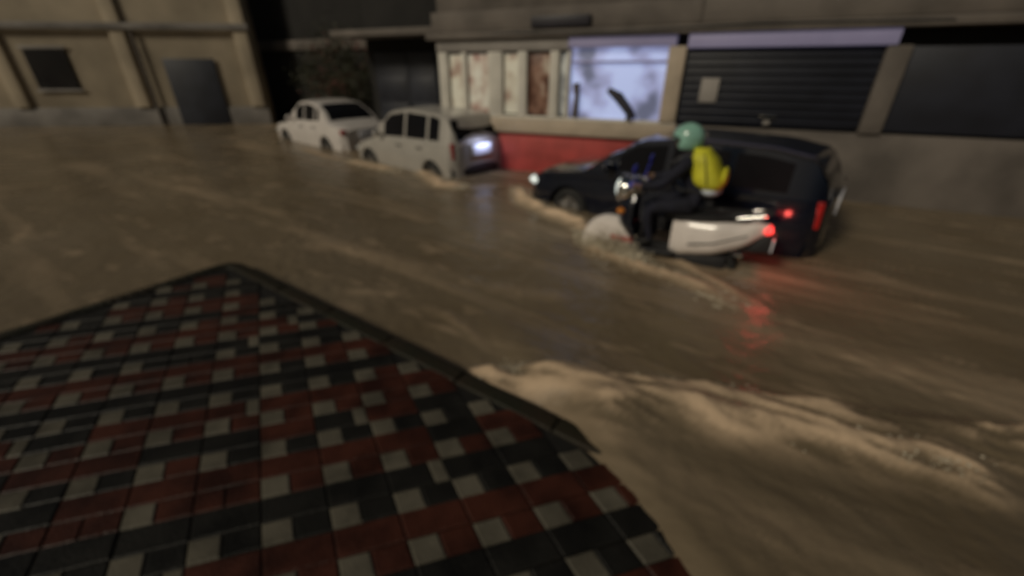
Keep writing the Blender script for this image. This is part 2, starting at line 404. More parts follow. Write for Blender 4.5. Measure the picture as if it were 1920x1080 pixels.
# ---------------------------------------------------------------- cars (x forward, y left, origin on the road under the middle of the car)
def lerp(a, b, t): return a + (b - a) * t
def interp(pts, x):
    if x <= pts[0][0]: return pts[0][1]
    for (x0, y0), (x1, y1) in zip(pts, pts[1:]):
        if x <= x1:
            t = (x - x0) / (x1 - x0); t = t * t * (3 - 2 * t) * .5 + t * .5
            return lerp(y0, y1, t)
    return pts[-1][1]
def make_car(loc, rz, label, paint, spec, group=None, plate_lamp=False, name='parked_car'):
    t = empty(name, loc, rz, label, 'car', group)
    Lh = spec['L'] / 2; W = spec['W'] / 2; wr = spec['wr']; xf, xr = spec['xf'], spec['xr']
    top = spec['top']; roof = spec['roof']            # (x,z) profiles: hood/belt/boot line and the glasshouse line
    def yside(x, z):
        e = 1 - .10 * max(0, (abs(x) - Lh * .72) / (Lh * .28)) ** 2 - .16 * max(0, (abs(x) - Lh * .9) / (Lh * .1)) ** 2
        zt = interp(top, x); k = (z - .18) / max(.05, zt - .18)
        return W * e * (1 - .05 * (1 - k) ** 2 - .09 * max(0, k - .55) ** 1.5 * 2)
    def zbot(x):
        z = .17 + .10 * max(0, (abs(x) - Lh * .8) / (Lh * .2))
        for xw in (xf, xr):
            d = wr * 1.16
            if abs(x - xw) < d: z = max(z, wr * .98 + math.sqrt(d * d - (x - xw) ** 2) * .98)
        return z
    xs = sorted(set([-Lh + spec['L'] * i / 80 for i in range(81)] + [xf + s * wr * 1.16 * k for s in (-1, 1) for k in (.9, .97, .995, 1.005)] + [xr + s * wr * 1.16 * k for s in (-1, 1) for k in (.9, .97, .995, 1.005)]))
    rings = []
    for x in xs:
        zt = interp(top, x); zb = min(zbot(x), zt - .08); ring = []
        nb = 9
        for k in range(nb + 1):
            z = zb + (zt - .03 - zb) * k / nb; ring.append((x, yside(x, z), z))
        yt = yside(x, zt)
        for fy in (.86, .55, .2, -.2, -.55, -.86): ring.append((x, yt * fy, zt + .03 * (1 - fy * fy) - .0))
        for k in range(nb, -1, -1):
            z = zb + (zt - .03 - zb) * k / nb; ring.append((x, -yside(x, z), z))
        ring.append((x, 0, zb))
        rings.append(ring)
    MB().loft(rings).build('body', paint, t, ang=35)
    # glasshouse
    ga, gb = roof[0][0], roof[-1][0]
    def yg(x, z):
        zb = interp(top, x); return yside(x, zb) * .965 - (z - zb) * spec['tumble']
    gx = [ga + (gb - ga) * i / 48 for i in range(49)]
    rings = []
    for x in gx:
        zb = interp(top, x) - .04; zt = max(zb + .02, interp(roof, x)); ring = []
        for k in range(7):
            z = zb + (zt - .02 - zb) * k / 6; ring.append((x, yg(x, z), z))
        yt = yg(x, zt)
        for fy in (.88, .6, .25, -.25, -.6, -.88): ring.append((x, yt * fy, zt + .025 * (1 - fy * fy)))
        for k in range(6, -1, -1):
            z = zb + (zt - .02 - zb) * k / 6; ring.append((x, -yg(x, z), z))
        rings.append(ring)
    MB().loft(rings).build('roof', paint, t, ang=35)
    # side windows: patches standing a little proud of the glasshouse sides
    for s in (1, -1):
        for (x0, x1) in spec['wins']:
            def fn(u, v, s=s):
                zb = interp(top, u) + .035; zt = max(zb + .01, interp(roof, u) - .075)
                z = lerp(zb, zt, v); return (u, s * (yg(u, z) + .005), z)
            MB().patch(fn, x0, x1, 0, 1, 10, 6).build('side_window', M['glass'], t)
    def screen(nm, xa, xb, ya):
        def fn(u, v):
            z = interp(roof, u); y = v * yg(u, z) * ya
            return (u, y, z + .025 * (1 - (v * ya) ** 2) + .007)
        return MB().patch(fn, xa, xb, -1, 1, 12, 10).build(nm, M['glass'], t)
    screen('windscreen', *spec['front_glass'], .86)
    if 'rear_glass' in spec: screen('rear_window', *spec['rear_glass'], .86)
    # doors: slightly proud skins with a handle
    for s in (1, -1):
        for (x0, x1) in spec['doors']:
            def fn(u, v, s=s):
                zt = interp(top, u) - .035; zb = max(.25, zbot(u) + .03); z = lerp(zb, zt, v)
                return (u, s * (yside(u, z) + .004), z)
            d = MB().patch(fn, x0 + .012, x1 - .012, 0, 1, 16, 10).build('door', paint, t)
            zt = interp(top, x0 + .15) - .13
            yy = yside(x0 + .15, zt) + .02
            MB().box((x0 + .07, s * yy - .014, zt - .014), (x0 + .23, s * yy + .014, zt + .014), .008).build('handle', M['trim'], d)
    # wheels
    for x in (xf, xr):
        for s in (1, -1):
            y = s * (W - .11)
            w = MB().torus((x, y, wr), (0, 1, 0), wr - .085, .085).build('wheel', M['rubber'], t)
            q = MB().cyl((x, y - .05, wr), (x, y + .05, wr), wr - .12, n=28)
            q.torus((x, y + s * .05, wr), (0, 1, 0), wr - .13, .016, 28, 8)
            for k in range(5):
                a = k * 2 * math.pi / 5
                q.box((-.028, -.012, .03), (.028, .012, wr - .13), .006, Matrix.Translation((x, y + s * .062, wr)) @ Matrix.Rotation(a, 4, 'Y'))
            q.build('rim', M['rim'], w)
    # lamps, bumpers, mirrors
    fx = Lh; 
    for s in (1, -1):
        zc = interp(top, Lh - .12) - .10
        MB().ell((Lh - .14, s * (yside(Lh - .14, zc) - .085), zc), (.15, .13, .075)).build('headlight', spec.get('lamp', M['clear_lens']), t)
        tl = spec['tail']
        if tl == 'tall':
            pts = []
            q = MB().prism([(-.05, 0), (.06, 0), (.045, .30), (-.035, .30)], -.055, .055, Matrix.Translation((-Lh + .085, s * (W * .80), .66)), .015)
        else:
            q = MB().prism([(-.06, 0), (.14, .02), (.12, .13), (-.05, .12)], -.12, .12, Matrix.Translation((-Lh + .07, s * (W * .74), .70)), .02)
        q.build('tail_light', M['red_lens'], t)
        zb = interp(top, spec['mir']) + .06; yb = yside(spec['mir'], zb - .06)
        q = MB().ell((spec['mir'], s * (yb + .10), zb + .03), (.06, .10, .07)); q.tube([(spec['mir'], s * (yb - .03), zb - .03), (spec['mir'], s * (yb + .07), zb)], .02)
        q.build('mirror', paint if spec.get('pm', 1) else M['trim'], t)
    def bump(nm, sgn, m):
        def fn(u, v):
            y = u; x = Lh * (1 - .085 * (abs(u) / W) ** 3) + .035 * math.sin(v * math.pi)
            return (sgn * x, y, lerp(.26, .52, v))
        return MB().patch(fn, -W * .90, W * .90, 0, 1, 20, 6).build(nm, m, t)
    bump('bumper', 1, paint); bump('bumper', -1, spec.get('rb', paint))
    # rear number plate, enlarged so that its shape takes in the glare round it
    zp = spec['plate']
    q = MB().box((-Lh - .052, -.27, zp - .11), (-Lh - .034, .27, zp + .11), .006); q.build('number_plate', M['plate'], t)
    if spec.get('hatch'):
        # upright tailgate with a dark rear window wrapped in black
        z0, z1 = spec['hatch']
        def fn(u, v):
            z = lerp(z0, z1, v); lo, hi = roof[0][0], roof[3][0]
            for _ in range(30):
                md = (lo + hi) / 2
                if interp(roof, md) < z + .012: lo = md
                else: hi = md
            return (lo - .012, u * yg(lo, z) * .95, z)
        MB().patch(fn, -1, 1, 0, 1, 14, 8).build('rear_window', M['glass'], t)
        MB().box((-Lh - .02, -.22, z0 - .10), (-Lh + .01, .22, z0 - .06), .01).build('tailgate_handle', M['trim'], t)
        MB().tube([(-Lh - .03, -.1, z0 + .05), (-Lh - .0, .22, z0 + .14)], .008).build('rear_wiper', M['trim'], t)
    # grille
    zg = interp(top, Lh - .05) - .16
    MB().box((Lh - .03, -.36, zg - .06), (Lh + .012, .36, zg + .05), .015).build('grille', M['trim'], t)
    if plate_lamp:
        li = bpy.data.lights.new('plate_lamp', 'AREA'); li.shape = 'RECTANGLE'; li.size = .4; li.size_y = .03; li.energy = 1.7; li.color = (.62, .68, 1)
        lo = bpy.data.objects.new('plate_lamp', li); COL.objects.link(lo); lo.parent = t
        lo.location = (-Lh - .16, 0, zp + .17); lo.rotation_euler = (Vector((-.1, 0, .17))).to_track_quat('Z', 'Y').to_euler()
    return t

HATCH = dict(L=3.62, W=1.72, wr=.29, xf=1.14, xr=-1.18,
    top=[(-1.81, .93), (-1.70, .96), (-.2, .93), (.70, .89), (.95, .86), (1.55, .72), (1.76, .60), (1.81, .46)],
    roof=[(-1.79, .95), (-1.70, 1.20), (-1.58, 1.42), (-1.2, 1.50), (-.3, 1.53), (.25, 1.46), (.62, 1.22), (.98, .87)],
    tumble=.22, wins=[(-1.40, -1.08), (-1.00, -.32), (-.24, .50)], doors=[(-.98, -.28), (-.28, .72)],
    front_glass=(.32, .90), mir=.58, tail='tall', plate=.80, hatch=(1.0, 1.38), rb=M['trim'])
SEDAN = dict(L=4.25, W=1.68, wr=.30, xf=1.30, xr=-1.26,
    top=[(-2.12, .80), (-2.0, .92), (-1.35, .97), (-.3, .93), (.70, .90), (1.0, .86), (1.8, .76), (2.05, .62), (2.12, .48)],
    roof=[(-1.55, .95), (-1.15, 1.24), (-.75, 1.42), (-.2, 1.47), (.2, 1.43), (.55, 1.24), (1.02, .87)],
    tumble=.24, wins=[(-.98, -.78), (-.70, -.12), (-.05, .45)], doors=[(-.85, -.08), (-.08, .75)],
    front_glass=(.28, .93), rear_glass=(-1.46, -.86), mir=.60, tail='wide', plate=.66)
WAGON = dict(L=4.1, W=1.70, wr=.31, xf=1.22, xr=-1.25,
    top=[(-2.05, .93), (-1.95, .98), (-.2, .96), (.65, .95), (1.0, .93), (1.7, .84), (1.98, .72), (2.05, .52)],
    roof=[(-2.02, .97), (-1.92, 1.22), (-1.80, 1.38), (-1.3, 1.45), (-.3, 1.47), (.20, 1.41), (.55, 1.22), (1.0, .94)],
    tumble=.20, wins=[(-1.62, -1.02), (-.94, -.26), (-.18, .46)], doors=[(-.96, -.22), (-.22, .72)],
    front_glass=(.28, .92), mir=.56, tail='tall', plate=.85, hatch=(1.03, 1.34), lamp=M['lamp_on'], pm=1)
RZ = -.30   # wheels stand on the drowned road
def car_at(corner, ang, spec, label, paint, **k):
    """corner: rear left corner of the car at the water line"""
    f = Vector((math.cos(ang), math.sin(ang), 0)); l = Vector((-f.y, f.x, 0))
    c = corner + f * (spec['L'] / 2) - l * (spec['W'] / 2)
    return make_car((c.x, c.y, RZ), ang, label, paint, spec, **k)
HD = R(90 + 48.5)
hatch_c = gp(846, 338); fdir = Vector((math.cos(HD), math.sin(HD), 0))
car_at(hatch_c, HD, HATCH, 'silver hatchback with dark rear window and bright number plate, standing in water by the shop', M['silver'], plate_lamp=True)
car_at(hatch_c + fdir * 4.55 + Vector((.10, .13, 0)), HD, SEDAN, 'white saloon with sloping rear window, parked in front of the silver hatchback', M['white'])
# dark car: front left corner given
DD = R(90 + 50); f = Vector((math.cos(DD), math.sin(DD), 0)); l = Vector((-f.y, f.x, 0))
fc = gp(985, 374); c = fc - f * (WAGON['L'] / 2) - l * (WAGON['W'] / 2)
make_car((c.x, c.y, RZ), DD, 'dark navy car with lit headlight pushing a bow wave beside the white scooter', M['navy'], WAGON, name='moving_car')
DC = c

# ---------------------------------------------------------------- white scooter (x forward, y left, z up from the road)
def make_scooter(loc, rz):
    t = empty('motor_scooter', loc, rz, 'white scooter with chrome headlamp throwing spray, ridden through the flood', 'scooter')
    fxw, rxw, wr = .62, -.60, .225
    for x, nm in ((fxw, 'front'), (rxw, 'rear')):
        w = MB().torus((x, 0, wr), (0, 1, 0), wr - .05, .052).build('wheel', M['rubber'], t)
        q = MB().cyl((x, -.05, wr), (x, .05, wr), wr - .085, n=24); q.torus((x, .05, wr), (0, 1, 0), wr - .09, .012, 24, 8)
        for k in range(5):
            q.box((-.016, .04, .03), (.016, .062, wr - .09), .004, Matrix.Translation((x, 0, wr)) @ Matrix.Rotation(k * 2 * math.pi / 5, 4, 'Y'))
        q.build('rim', M['rim'], w)
    # front mudguard: a shell over the wheel
    rings = []
    for k in range(17):
        a = lerp(-.25, math.pi * .93, k / 16); r0 = wr + .085
        cx, cz = fxw + math.cos(a) * r0, wr + .07 + math.sin(a) * r0
        n = Vector((math.cos(a), 0, math.sin(a))); wv = .098 * (1 - .35 * abs(k - 8) / 8); ring = []
        for j in range(9):
            b = lerp(-1, 1, j / 8); ring.append(Vector((cx, 0, cz)) + n * (.035 * (1 - b * b)) + Vector((0, b * wv, 0)))
        for j in range(8, -1, -1):
            b = lerp(-1, 1, j / 8); ring.append(Vector((cx, 0, cz)) + n * (.035 * (1 - b * b) - .012) + Vector((0, b * (wv - .008), 0)))
        rings.append(ring)
    q = MB().loft(rings)
    for s in (1, -1):
        arc = [(fxw + math.cos(a) * (wr + .09), wr + .07 + math.sin(a) * (wr + .09)) for a in [lerp(-.15, math.pi + .05, k / 20) for k in range(21)]]
        inn = [(fxw + math.cos(a) * .10, wr + .05 + math.sin(a) * .05) for a in [lerp(math.pi, 0, k / 8) for k in range(9)]]
        q.prism(arc + inn, s * .068, s * .10, None, .008)
    mg = q.build('mudguard', M['sc_white'], t)
    MB().box((fxw - .30, .101, .37), (fxw - .04, .118, .425), .006).build('reflector', M['red_acc'], mg)
    # front apron (leg shield) swept from the headset down to the floorboard
    rings = []
    for k in range(15):
        v = k / 14; z = lerp(.99, .34, v); xc = interp([(0, .40), (.25, .47), (.6, .46), (1, .30)], v); hw = interp([(0, .07), (.25, .15), (.6, .19), (1, .15)], v); th = interp([(0, .05), (.3, .085), (.7, .07), (1, .04)], v)
        ring = []
        for j in range(24):
            a = j * 2 * math.pi / 24; cx = math.copysign(abs(math.cos(a)) ** .8, math.cos(a)); cy = math.copysign(abs(math.sin(a)) ** .8, math.sin(a))
            ring.append((xc + cx * th - .10 * abs(cy) ** 2 * (1 if v > .1 else .4), cy * hw, z))
        rings.append(ring)
    ap = MB().loft(rings).build('front_apron', M['navy'], t)
    for s in (1, -1):
        MB().ell((.49, s * .125, .74), (.05, .045, .035)).build('indicator', M['amber'], ap)
    MB().box((.26, -.135, .36), (.30, .135, .80), .02, Matrix.Rotation(R(-6), 4, 'Y')).build('leg_shield', M['trim'], t)
    MB().tube([(.40, 0, .95), (.50, 0, .62), (.62, .0, .40)], [.03, .035, .03]).tube([(.55, .075, .5), (fxw, .075, wr)], .02).tube([(.55, -.075, .5), (fxw, -.075, wr)], .02).build('fork', M['trim'], t)
    # headset with headlamp
    hs = MB().ell((.37, 0, 1.02), (.13, .16, .11)).build('headset', M['chrome'], t)
    hl = MB().ell((.47, 0, .98), (.13, .16, .145)).torus((.53, 0, .98), (1, 0, .1), .135, .028).build('headlight', M['chrome'], t)
    MB().ell((.575, 0, .98), (.03, .11, .10)).build('lens', M['lamp_on'], hl)
    MB().tube([(.30, .36, 1.06), (.35, .22, 1.07), (.38, 0, 1.06), (.35, -.22, 1.07), (.30, -.36, 1.06)], .014).build('handlebar', M['chrome'], t)
    for s in (1, -1):
        MB().tube([(.345, s * .24, 1.07), (.295, s * .375, 1.06)], .02).build('grip', M['rubber'], t)
        MB().tube([(.36, s * .26, 1.05), (.37, s * .37, 1.05)], .007).build('brake_lever', M['chrome'], t)
        q = MB().tube([(.35, s * .20, 1.07), (.34, s * .27, 1.17), (.33, s * .33, 1.24)], .008); q.ell((.325, s * .36, 1.27), (.02, .085, .055))
        q.build('mirror', M['blue_acc'], t)
        MB().prism([(-.02, 0), (.14, .015), (.12, .07), (-.02, .06)], s * .10, s * .172, Matrix.Translation((.30, 0, 1.02)), .008).build('trim_panel', M['blue_acc'], t)
    MB().box((-.16, -.17, .30), (.34, .17, .355), .02).build('floorboard', M['trim'], t)
    # rear bodywork: rounded white panels under the seat
    rings = []
    for k in range(19):
        v = k / 18; x = lerp(-.10, -1.02, v)
        zc = interp([(0, .53), (.3, .57), (.7, .63), (1, .74)], v); hh = interp([(0, .20), (.12, .235), (.5, .215), (.85, .13), (1, .05)], v); hw = interp([(0, .11), (.15, .175), (.5, .205), (.8, .15), (1, .05)], v)
        rings.append([(x, math.copysign(abs(math.sin(a)) ** .75, math.sin(a)) * hw, zc + math.copysign(abs(math.cos(a)) ** .75, math.cos(a)) * hh) for a in [j * 2 * math.pi / 28 for j in range(28)]])
    rb = MB().loft(rings).build('rear_body', M['sc_white'], t)
    MB().tube([(-.30, .19, .50), (-.55, .212, .56), (-.85, .14, .68)], .008).tube([(-.30, -.19, .50), (-.55, -.212, .56), (-.85, -.14, .68)], .008).build('moulding', M['trim'], rb)
    rings = []
    for k in range(15):
        v = k / 14; x = lerp(.0, -.84, v); hw = interp([(0, .07), (.2, .135), (.6, .155), (1, .09)], v); zb = interp([(0, .755), (.4, .775), (.55, .80), (1, .84)], v)
        rings.append([(x, -hw, zb - .03), (x, -hw, zb + .02), (x, -hw * .7, zb + .06), (x, 0, zb + .068), (x, hw * .7, zb + .06), (x, hw, zb + .02), (x, hw, zb - .03), (x, 0, zb - .04)])
    MB().loft(rings).build('seat', M['seat'], t)
    MB().tube([(-.72, .12, .84), (-.95, .13, .90), (-1.02, 0, .91), (-.95, -.13, .90), (-.72, -.12, .84)], .014).build('grab_rail', M['chrome'], t)
    tl = MB().ell((-1.02, 0, .735), (.045, .10, .05)).build('tail_light', M['tail_on'], t)
    MB().box((-1.10, -.085, .52), (-1.085, .085, .66), .004, Matrix.Identity(4)).build('number_plate', M['plate'], t)
    MB().prism([(-.62, .44), (-1.08, .50), (-1.10, .70), (-1.0, .70), (-.9, .56), (-.62, .50)], -.05, .05, None, .01).build('rear_mudguard', M['trim'], t)
    MB().box((-.72, -.11, .16), (-.16, .11, .40), .05).build('engine', M['trim'], t)
    MB().cyl((-.25, -.17, .24), (-.85, -.20, .34), .05, .06).build('exhaust', M['chrome'], t)
    return t
SD = R(90 + 60)
f = Vector((math.cos(SD), math.sin(SD), 0)); fw = gp(1142, 458)
sc_c = fw - f * .62
SZ = RZ + .05; f2 = f.copy()
SCO = make_scooter((sc_c.x, sc_c.y, SZ), SD)
li = bpy.data.lights.new('tail_lamp', 'POINT'); li.energy = 3.2; li.color = (1, .10, .08); li.shadow_soft_size = .05
lo = bpy.data.objects.new('tail_lamp', li); COL.objects.link(lo); lo.parent = SCO; lo.location = (-1.16, 0, .74)
li = bpy.data.lights.new('head_lamp', 'SPOT'); li.energy = 9; li.color = (.9, .97, 1); li.spot_size = R(80); li.spot_blend = .8; li.shadow_soft_size = .05
lo = bpy.data.objects.new('head_lamp', li); COL.objects.link(lo); lo.parent = SCO; lo.location = (.66, 0, .98); lo.rotation_euler = Vector((-1, 0, .42)).to_track_quat('Z', 'Y').to_euler()

# ---------------------------------------------------------------- rider: one skinned body
def make_rider(loc, rz):
    t = empty('person', loc, rz, 'scooter rider in dark clothes wearing a mint green helmet', 'person')
    J = []; E = []
    def j(p, r, par=None):
        J.append((p, r)); i = len(J) - 1
        if par is not None: E.append((par, i))
        return i
    pel = j((-.30, 0, .92), (.165, .13))
    sp = j((-.27, 0, 1.06), (.15, .115), pel); ch = j((-.20, 0, 1.22), (.175, .125), sp); nb = j((-.14, 0, 1.37), (.11, .09), ch)
    nk = j((-.11, 0, 1.43), (.055, .055), nb); hd = j((-.08, 0, 1.53), (.085, .09), nk); tp = j((-.075, 0, 1.60), (.075, .08), hd)
    for s in (1, -1):
        sh = j((-.14, s * .19, 1.34), (.075, .075), nb); el = j((.06, s * .29, 1.13), (.052, .052), sh); wri = j((.245, s * .30, 1.085), (.034, .034), el); pal = j((.30, s * .30, 1.088), (.036, .028), wri)
        hp = j((-.24, s * .11, .90), (.10, .10), pel); th = j((-.04, s * .155, .885), (.085, .085), hp); kn = j((.17, s * .165, .83), (.062, .062), th); ca = j((.165, s * .155, .66), (.055, .055), kn); an = j((.12, s * .14, .45), (.04, .04), ca); to = j((.25, s * .14, .405), (.036, .034), an); t2 = j((.31, s * .145, .395), (.028, .026), to)
    me = bpy.data.meshes.new('person_cage'); me.from_pydata([p for p, r in J], E, [])
    o = bpy.data.objects.new('person_cage', me); COL.objects.link(o)
    o.modifiers.new('Skin', 'SKIN'); 
    for i, v in enumerate(me.skin_vertices[0].data if me.skin_vertices else []): v.radius = J[i][1]
    if not me.skin_vertices:
        pass
    return t, o, J
def finish_rider(t, o, J):
    me = o.data
    if not me.skin_vertices:
        bm = bmesh.new(); bm.from_mesh(me); lay = bm.verts.layers.skin.verify(); bm.verts.ensure_lookup_table()
        for i, v in enumerate(bm.verts): v[lay].radius = J[i][1]; v[lay].use_root = (i == 0)
        bm.to_mesh(me); bm.free()
    else:
        for i, v in enumerate(me.skin_vertices[0].data): v.radius = J[i][1]; v.use_root = (i == 0)
    o.modifiers[0].use_smooth_shade = True
    ss = o.modifiers.new('Sub', 'SUBSURF'); ss.levels = 2; ss.render_levels = 2
    dg = bpy.context.evaluated_depsgraph_get(); dg.update()
    m2 = bpy.data.meshes.new_from_object(o.evaluated_get(dg))
    bpy.data.objects.remove(o, do_unlink=True)
    q = MB(); q.bm.from_mesh(m2); bpy.data.meshes.remove(m2)
    for s in (1, -1):
        # five fingers closed round the grip, thumb beneath from the side of the palm
        for k, ln in enumerate((.92, 1.0, .95, .8)):
            y = s * (.268 + .021 * k); x0 = .315 - .006 * k
            q.tube([(x0 - .005, y, 1.098), (x0 + .030 * ln, y, 1.100), (x0 + .045 * ln, y, 1.078), (x0 + .034 * ln, y, 1.052), (x0 + .012, y, 1.042)], [.0095, .0095, .009, .008, .0065], 8)
        q.tube([(.285, s * .272, 1.078), (.305, s * .252, 1.060), (.330, s * .246, 1.046)], [.011, .010, .008], 8)
    # nose, ears, brow of the head
    q.ell((.013, 0, 1.515), (.022, .014, .022)); q.ell((-.085, .088, 1.52), (.022, .012, .032)); q.ell((-.085, -.088, 1.52), (.022, .012, .032))
    q.ell((-.005, 0, 1.475), (.020, .028, .008)); q.ell((-.006, .034, 1.545), (.012, .020, .010)); q.ell((-.006, -.034, 1.545), (.012, .020, .010))
    b = q.build('body', [M['navy_cloth'], M['skin'], M['rubber']], t, ang=80)
    for p in b.data.polygons:
        c = p.center
        if c.z > 1.445 or (c.x > .255 and c.z > 1.02): p.material_index = 1
        elif c.z < .47: p.material_index = 2
    # helmet: shell open at the face
    bm = bmesh.new(); bmesh.ops.create_uvsphere(bm, u_segments=36, v_segments=24, radius=1)
    for v in bm.verts:
        v.co = Vector((v.co.x * .160 - .085, v.co.y * .138, v.co.z * .155 + 1.565))
    dele = [fc for fc in bm.faces if fc.calc_center_median().z < 1.475 or (fc.calc_center_median().x > -.02 and fc.calc_center_median().z < 1.575)]
    bmesh.ops.delete(bm, geom=dele, context='FACES')
    bmesh.ops.solidify(bm, geom=bm.faces[:], thickness=.018)
    q = MB(); q.bm.free(); q.bm = bm
    h = q.build('helmet', M['mint'], t, ang=60)
    q = MB().tube([(-.02, .125, 1.575), (.045, .07, 1.585), (.075, 0, 1.588), (.045, -.07, 1.585), (-.02, -.125, 1.575)], .014); q.build('visor', M['trim'], h)
    return t
RID = finish_rider(*make_rider((sc_c.x, sc_c.y, SZ), SD))
# lime backpack worn by the rider
bo = sc_c + f2 * .07
bp = empty('backpack', (bo.x, bo.y, SZ), SD, 'lime yellow backpack with pale bottom on the back of the scooter rider', 'backpack')
rings = []
for k in range(13):
    v = k / 12; z = lerp(1.08, 1.49, v); xo = lerp(-.47, -.31, v); hw = interp([(0, .15), (.15, .22), (.8, .20), (1, .11)], v); th = interp([(0, .09), (.2, .165), (.7, .145), (1, .07)], v)
    rings.append([(xo + math.copysign(abs(math.cos(a)) ** .7, math.cos(a)) * th, math.copysign(abs(math.sin(a)) ** .7, math.sin(a)) * hw, z) for a in [j * 2 * math.pi / 28 for j in range(28)]])
MB().loft(rings).build('main_pocket', M['lime'], bp, ang=60)
MB().ell((-.575, 0, 1.22), (.035, .15, .10)).build('front_pocket', M['lime'], bp)
for sg in (1, -1):
    MB().tube([(-.44, sg * .222, 1.16), (-.42, sg * .224, 1.24), (-.39, sg * .212, 1.36), (-.36, sg * .17, 1.45)], .007).build('zipper', M['trim'], bp)
MB().tube([(-.33, .05, 1.485), (-.33, .04, 1.53), (-.33, -.04, 1.53), (-.33, -.05, 1.485)], .009).build('top_handle', M['trim'], bp)
MB().ell((-.47, 0, 1.075), (.115, .20, .06)).build('bottom_panel', M['palecloth'], bp)
for s in (1, -1):
    MB().tube([(-.32, s * .11, 1.44), (-.20, s * .125, 1.425), (-.055, s * .13, 1.33), (-.05, s * .15, 1.2), (-.18, s * .19, 1.08), (-.42, s * .14, 1.06)], .016).build('strap', M['trim'], bp)

# ---------------------------------------------------------------- spray thrown up by wheels: drops and clots of foam
def splash(name, label, pts, n, spread, h, seed, big=.03, rise=None):
    rg = random.Random(seed); q = bmesh.new()
    base = bmesh.new(); bmesh.ops.create_icosphere(base, subdivisions=1, radius=1)
    bv = [v.co.copy() for v in base.verts]; bf = [[v.index for v in f.verts] for f in base.faces]; base.free()
    for k in range(n):
        t = rg.random(); i = min(int(t * (len(pts) - 1)), len(pts) - 2); u = t * (len(pts) - 1) - i
        p = Vector(pts[i]).lerp(Vector(pts[i + 1]), u)
        env = math.sin(math.pi * min(1, max(0, t * .8 + .15)))
        z = abs(rg.gauss(0, 1)) * h * env
        p = p + Vector((rg.gauss(0, spread), rg.gauss(0, spread), z))
        r = big * (.25 + rg.random() ** 2) * (1.3 if z < h * .6 else .6)
        S = Vector((r * rg.uniform(.7, 1.7), r * rg.uniform(.7, 1.7), r * rg.uniform(.5, 1.1)))
        nv = [q.verts.new(p + Vector((v.x * S.x, v.y * S.y, v.z * S.z))) for v in bv]
        for fi in bf: q.faces.new([nv[x] for x in fi])
    mb = MB(); mb.bm.free(); mb.bm = q
    o = mb.build(name, M['foam'], ang=180)
    return tag(o, label, 'water spray', kind='stuff')
def G(*q): return [tuple(gp(*a)[:2]) + (0.0,) for a in q]
splash('wheel_spray', 'pale spray round the front wheel of the white scooter', G((1098, 446), (1120, 462), (1165, 474), (1195, 490)), 4500, .08, .12, 3, .014)
splash('bow_wave_foam', 'pale foam of the bow wave under the dark car', G((970, 352), (985, 376), (1030, 398), (1085, 418), (1110, 440)), 3200, .08, .05, 4, .011)
splash('wake_foam', 'foam trail along the near side of the white scooter', G((1190, 494), (1265, 518), (1330, 545), (1380, 575)), 1600, .07, .02, 5, .010)
splash('wheel_foam', 'yellowish foam at the rear wheel of the silver hatchback', G((790, 325), (830, 346), (870, 352)), 1800, .09, .06, 6, .013)
splash('gutter_foam', 'pale foam under the front wheel of the silver hatchback', G((655, 302), (700, 312), (742, 322)), 1300, .09, .05, 8, .013)

def lift(q, z): return [(p[0], p[1], z) for p in q]
splash('surge_foam', 'broken tan foam on the surge washing over the kerb', lift(CREST[1:7], .09), 2200, .05, .02, 12, .005)
splash('surge_foam', 'broken tan foam on the second swell behind the surge', lift(CREST2, .11), 1500, .06, .02, 13, .005)

# ---------------------------------------------------------------- shop (x along the front to the right, y into the building)
WU = Vector((.914, -.407, 0)); WN = Vector((.407, .914, 0)); W0 = Vector((0, 9.301, 0))
WROT = math.atan2(WU.y, WU.x)
def wall_pt(s, inn=0, z=0): return W0 + WU * s + WN * inn + Vector((0, 0, z))
shop = empty('shop_building', wall_pt(0, 0, RZ), WROT, 'cream shopfront with posters and lit blue window above a low red wall', 'shop')
def B(name, m, lo, hi, bev=.01, parent=None, label=None):
    o = 0.30
    return MB().box((lo[0], lo[1], lo[2] + o), (hi[0], hi[1], hi[2] + o), bev).build(name, m, parent or shop, label=label)
B('wall', M['black_wall'], (-1.68, .20, -.3), (9.5, 4, 2.55))
B('upper_wall', M['canopy'], (-1.68, .03, 2.95), (9.5, 4, 5.6))
B('plinth', M['redwall'], (-1.66, .0, -.3), (3.22, .195, .785))
B('ledge', M['ledge'], (-1.70, -.09, .788), (3.24, .195, 1.055), .015)
B('sill', M['cream'], (-1.68, -.03, 1.058), (3.22, .195, 1.11), .008)
B('fascia', M['fascia'], (-1.70, -.05, 2.262), (1.15, .195, 2.47), .012)
B('fascia', M['purple'], (1.153, -.06, 2.30), (3.02, .195, 2.462), .012, label='lilac fascia strip above the lit window')
B('canopy', M['canopy'], (-1.9, -.13, 2.473), (9.5, .195, 2.60), .02)
B('canopy_beam', M['canopy'], (-1.75, -.10, 2.603), (9.5, .025, 2.947), .02)
B('pilaster', M['cream'], (-1.68, -.04, 1.113), (-1.46, .195, 2.258), .01)
for (a, b) in ((-1.12, -1.02), (-.52, -.20), (.14, .33), (.80, .98), (1.14, 1.20)):
    B('pilaster', M['cream'], (a, -.04, 1.113), (b, .195, 2.258), .01)
B('pilaster', M['ledge'], (2.92, -.07, 1.113), (3.20, .195, 2.295), .012)
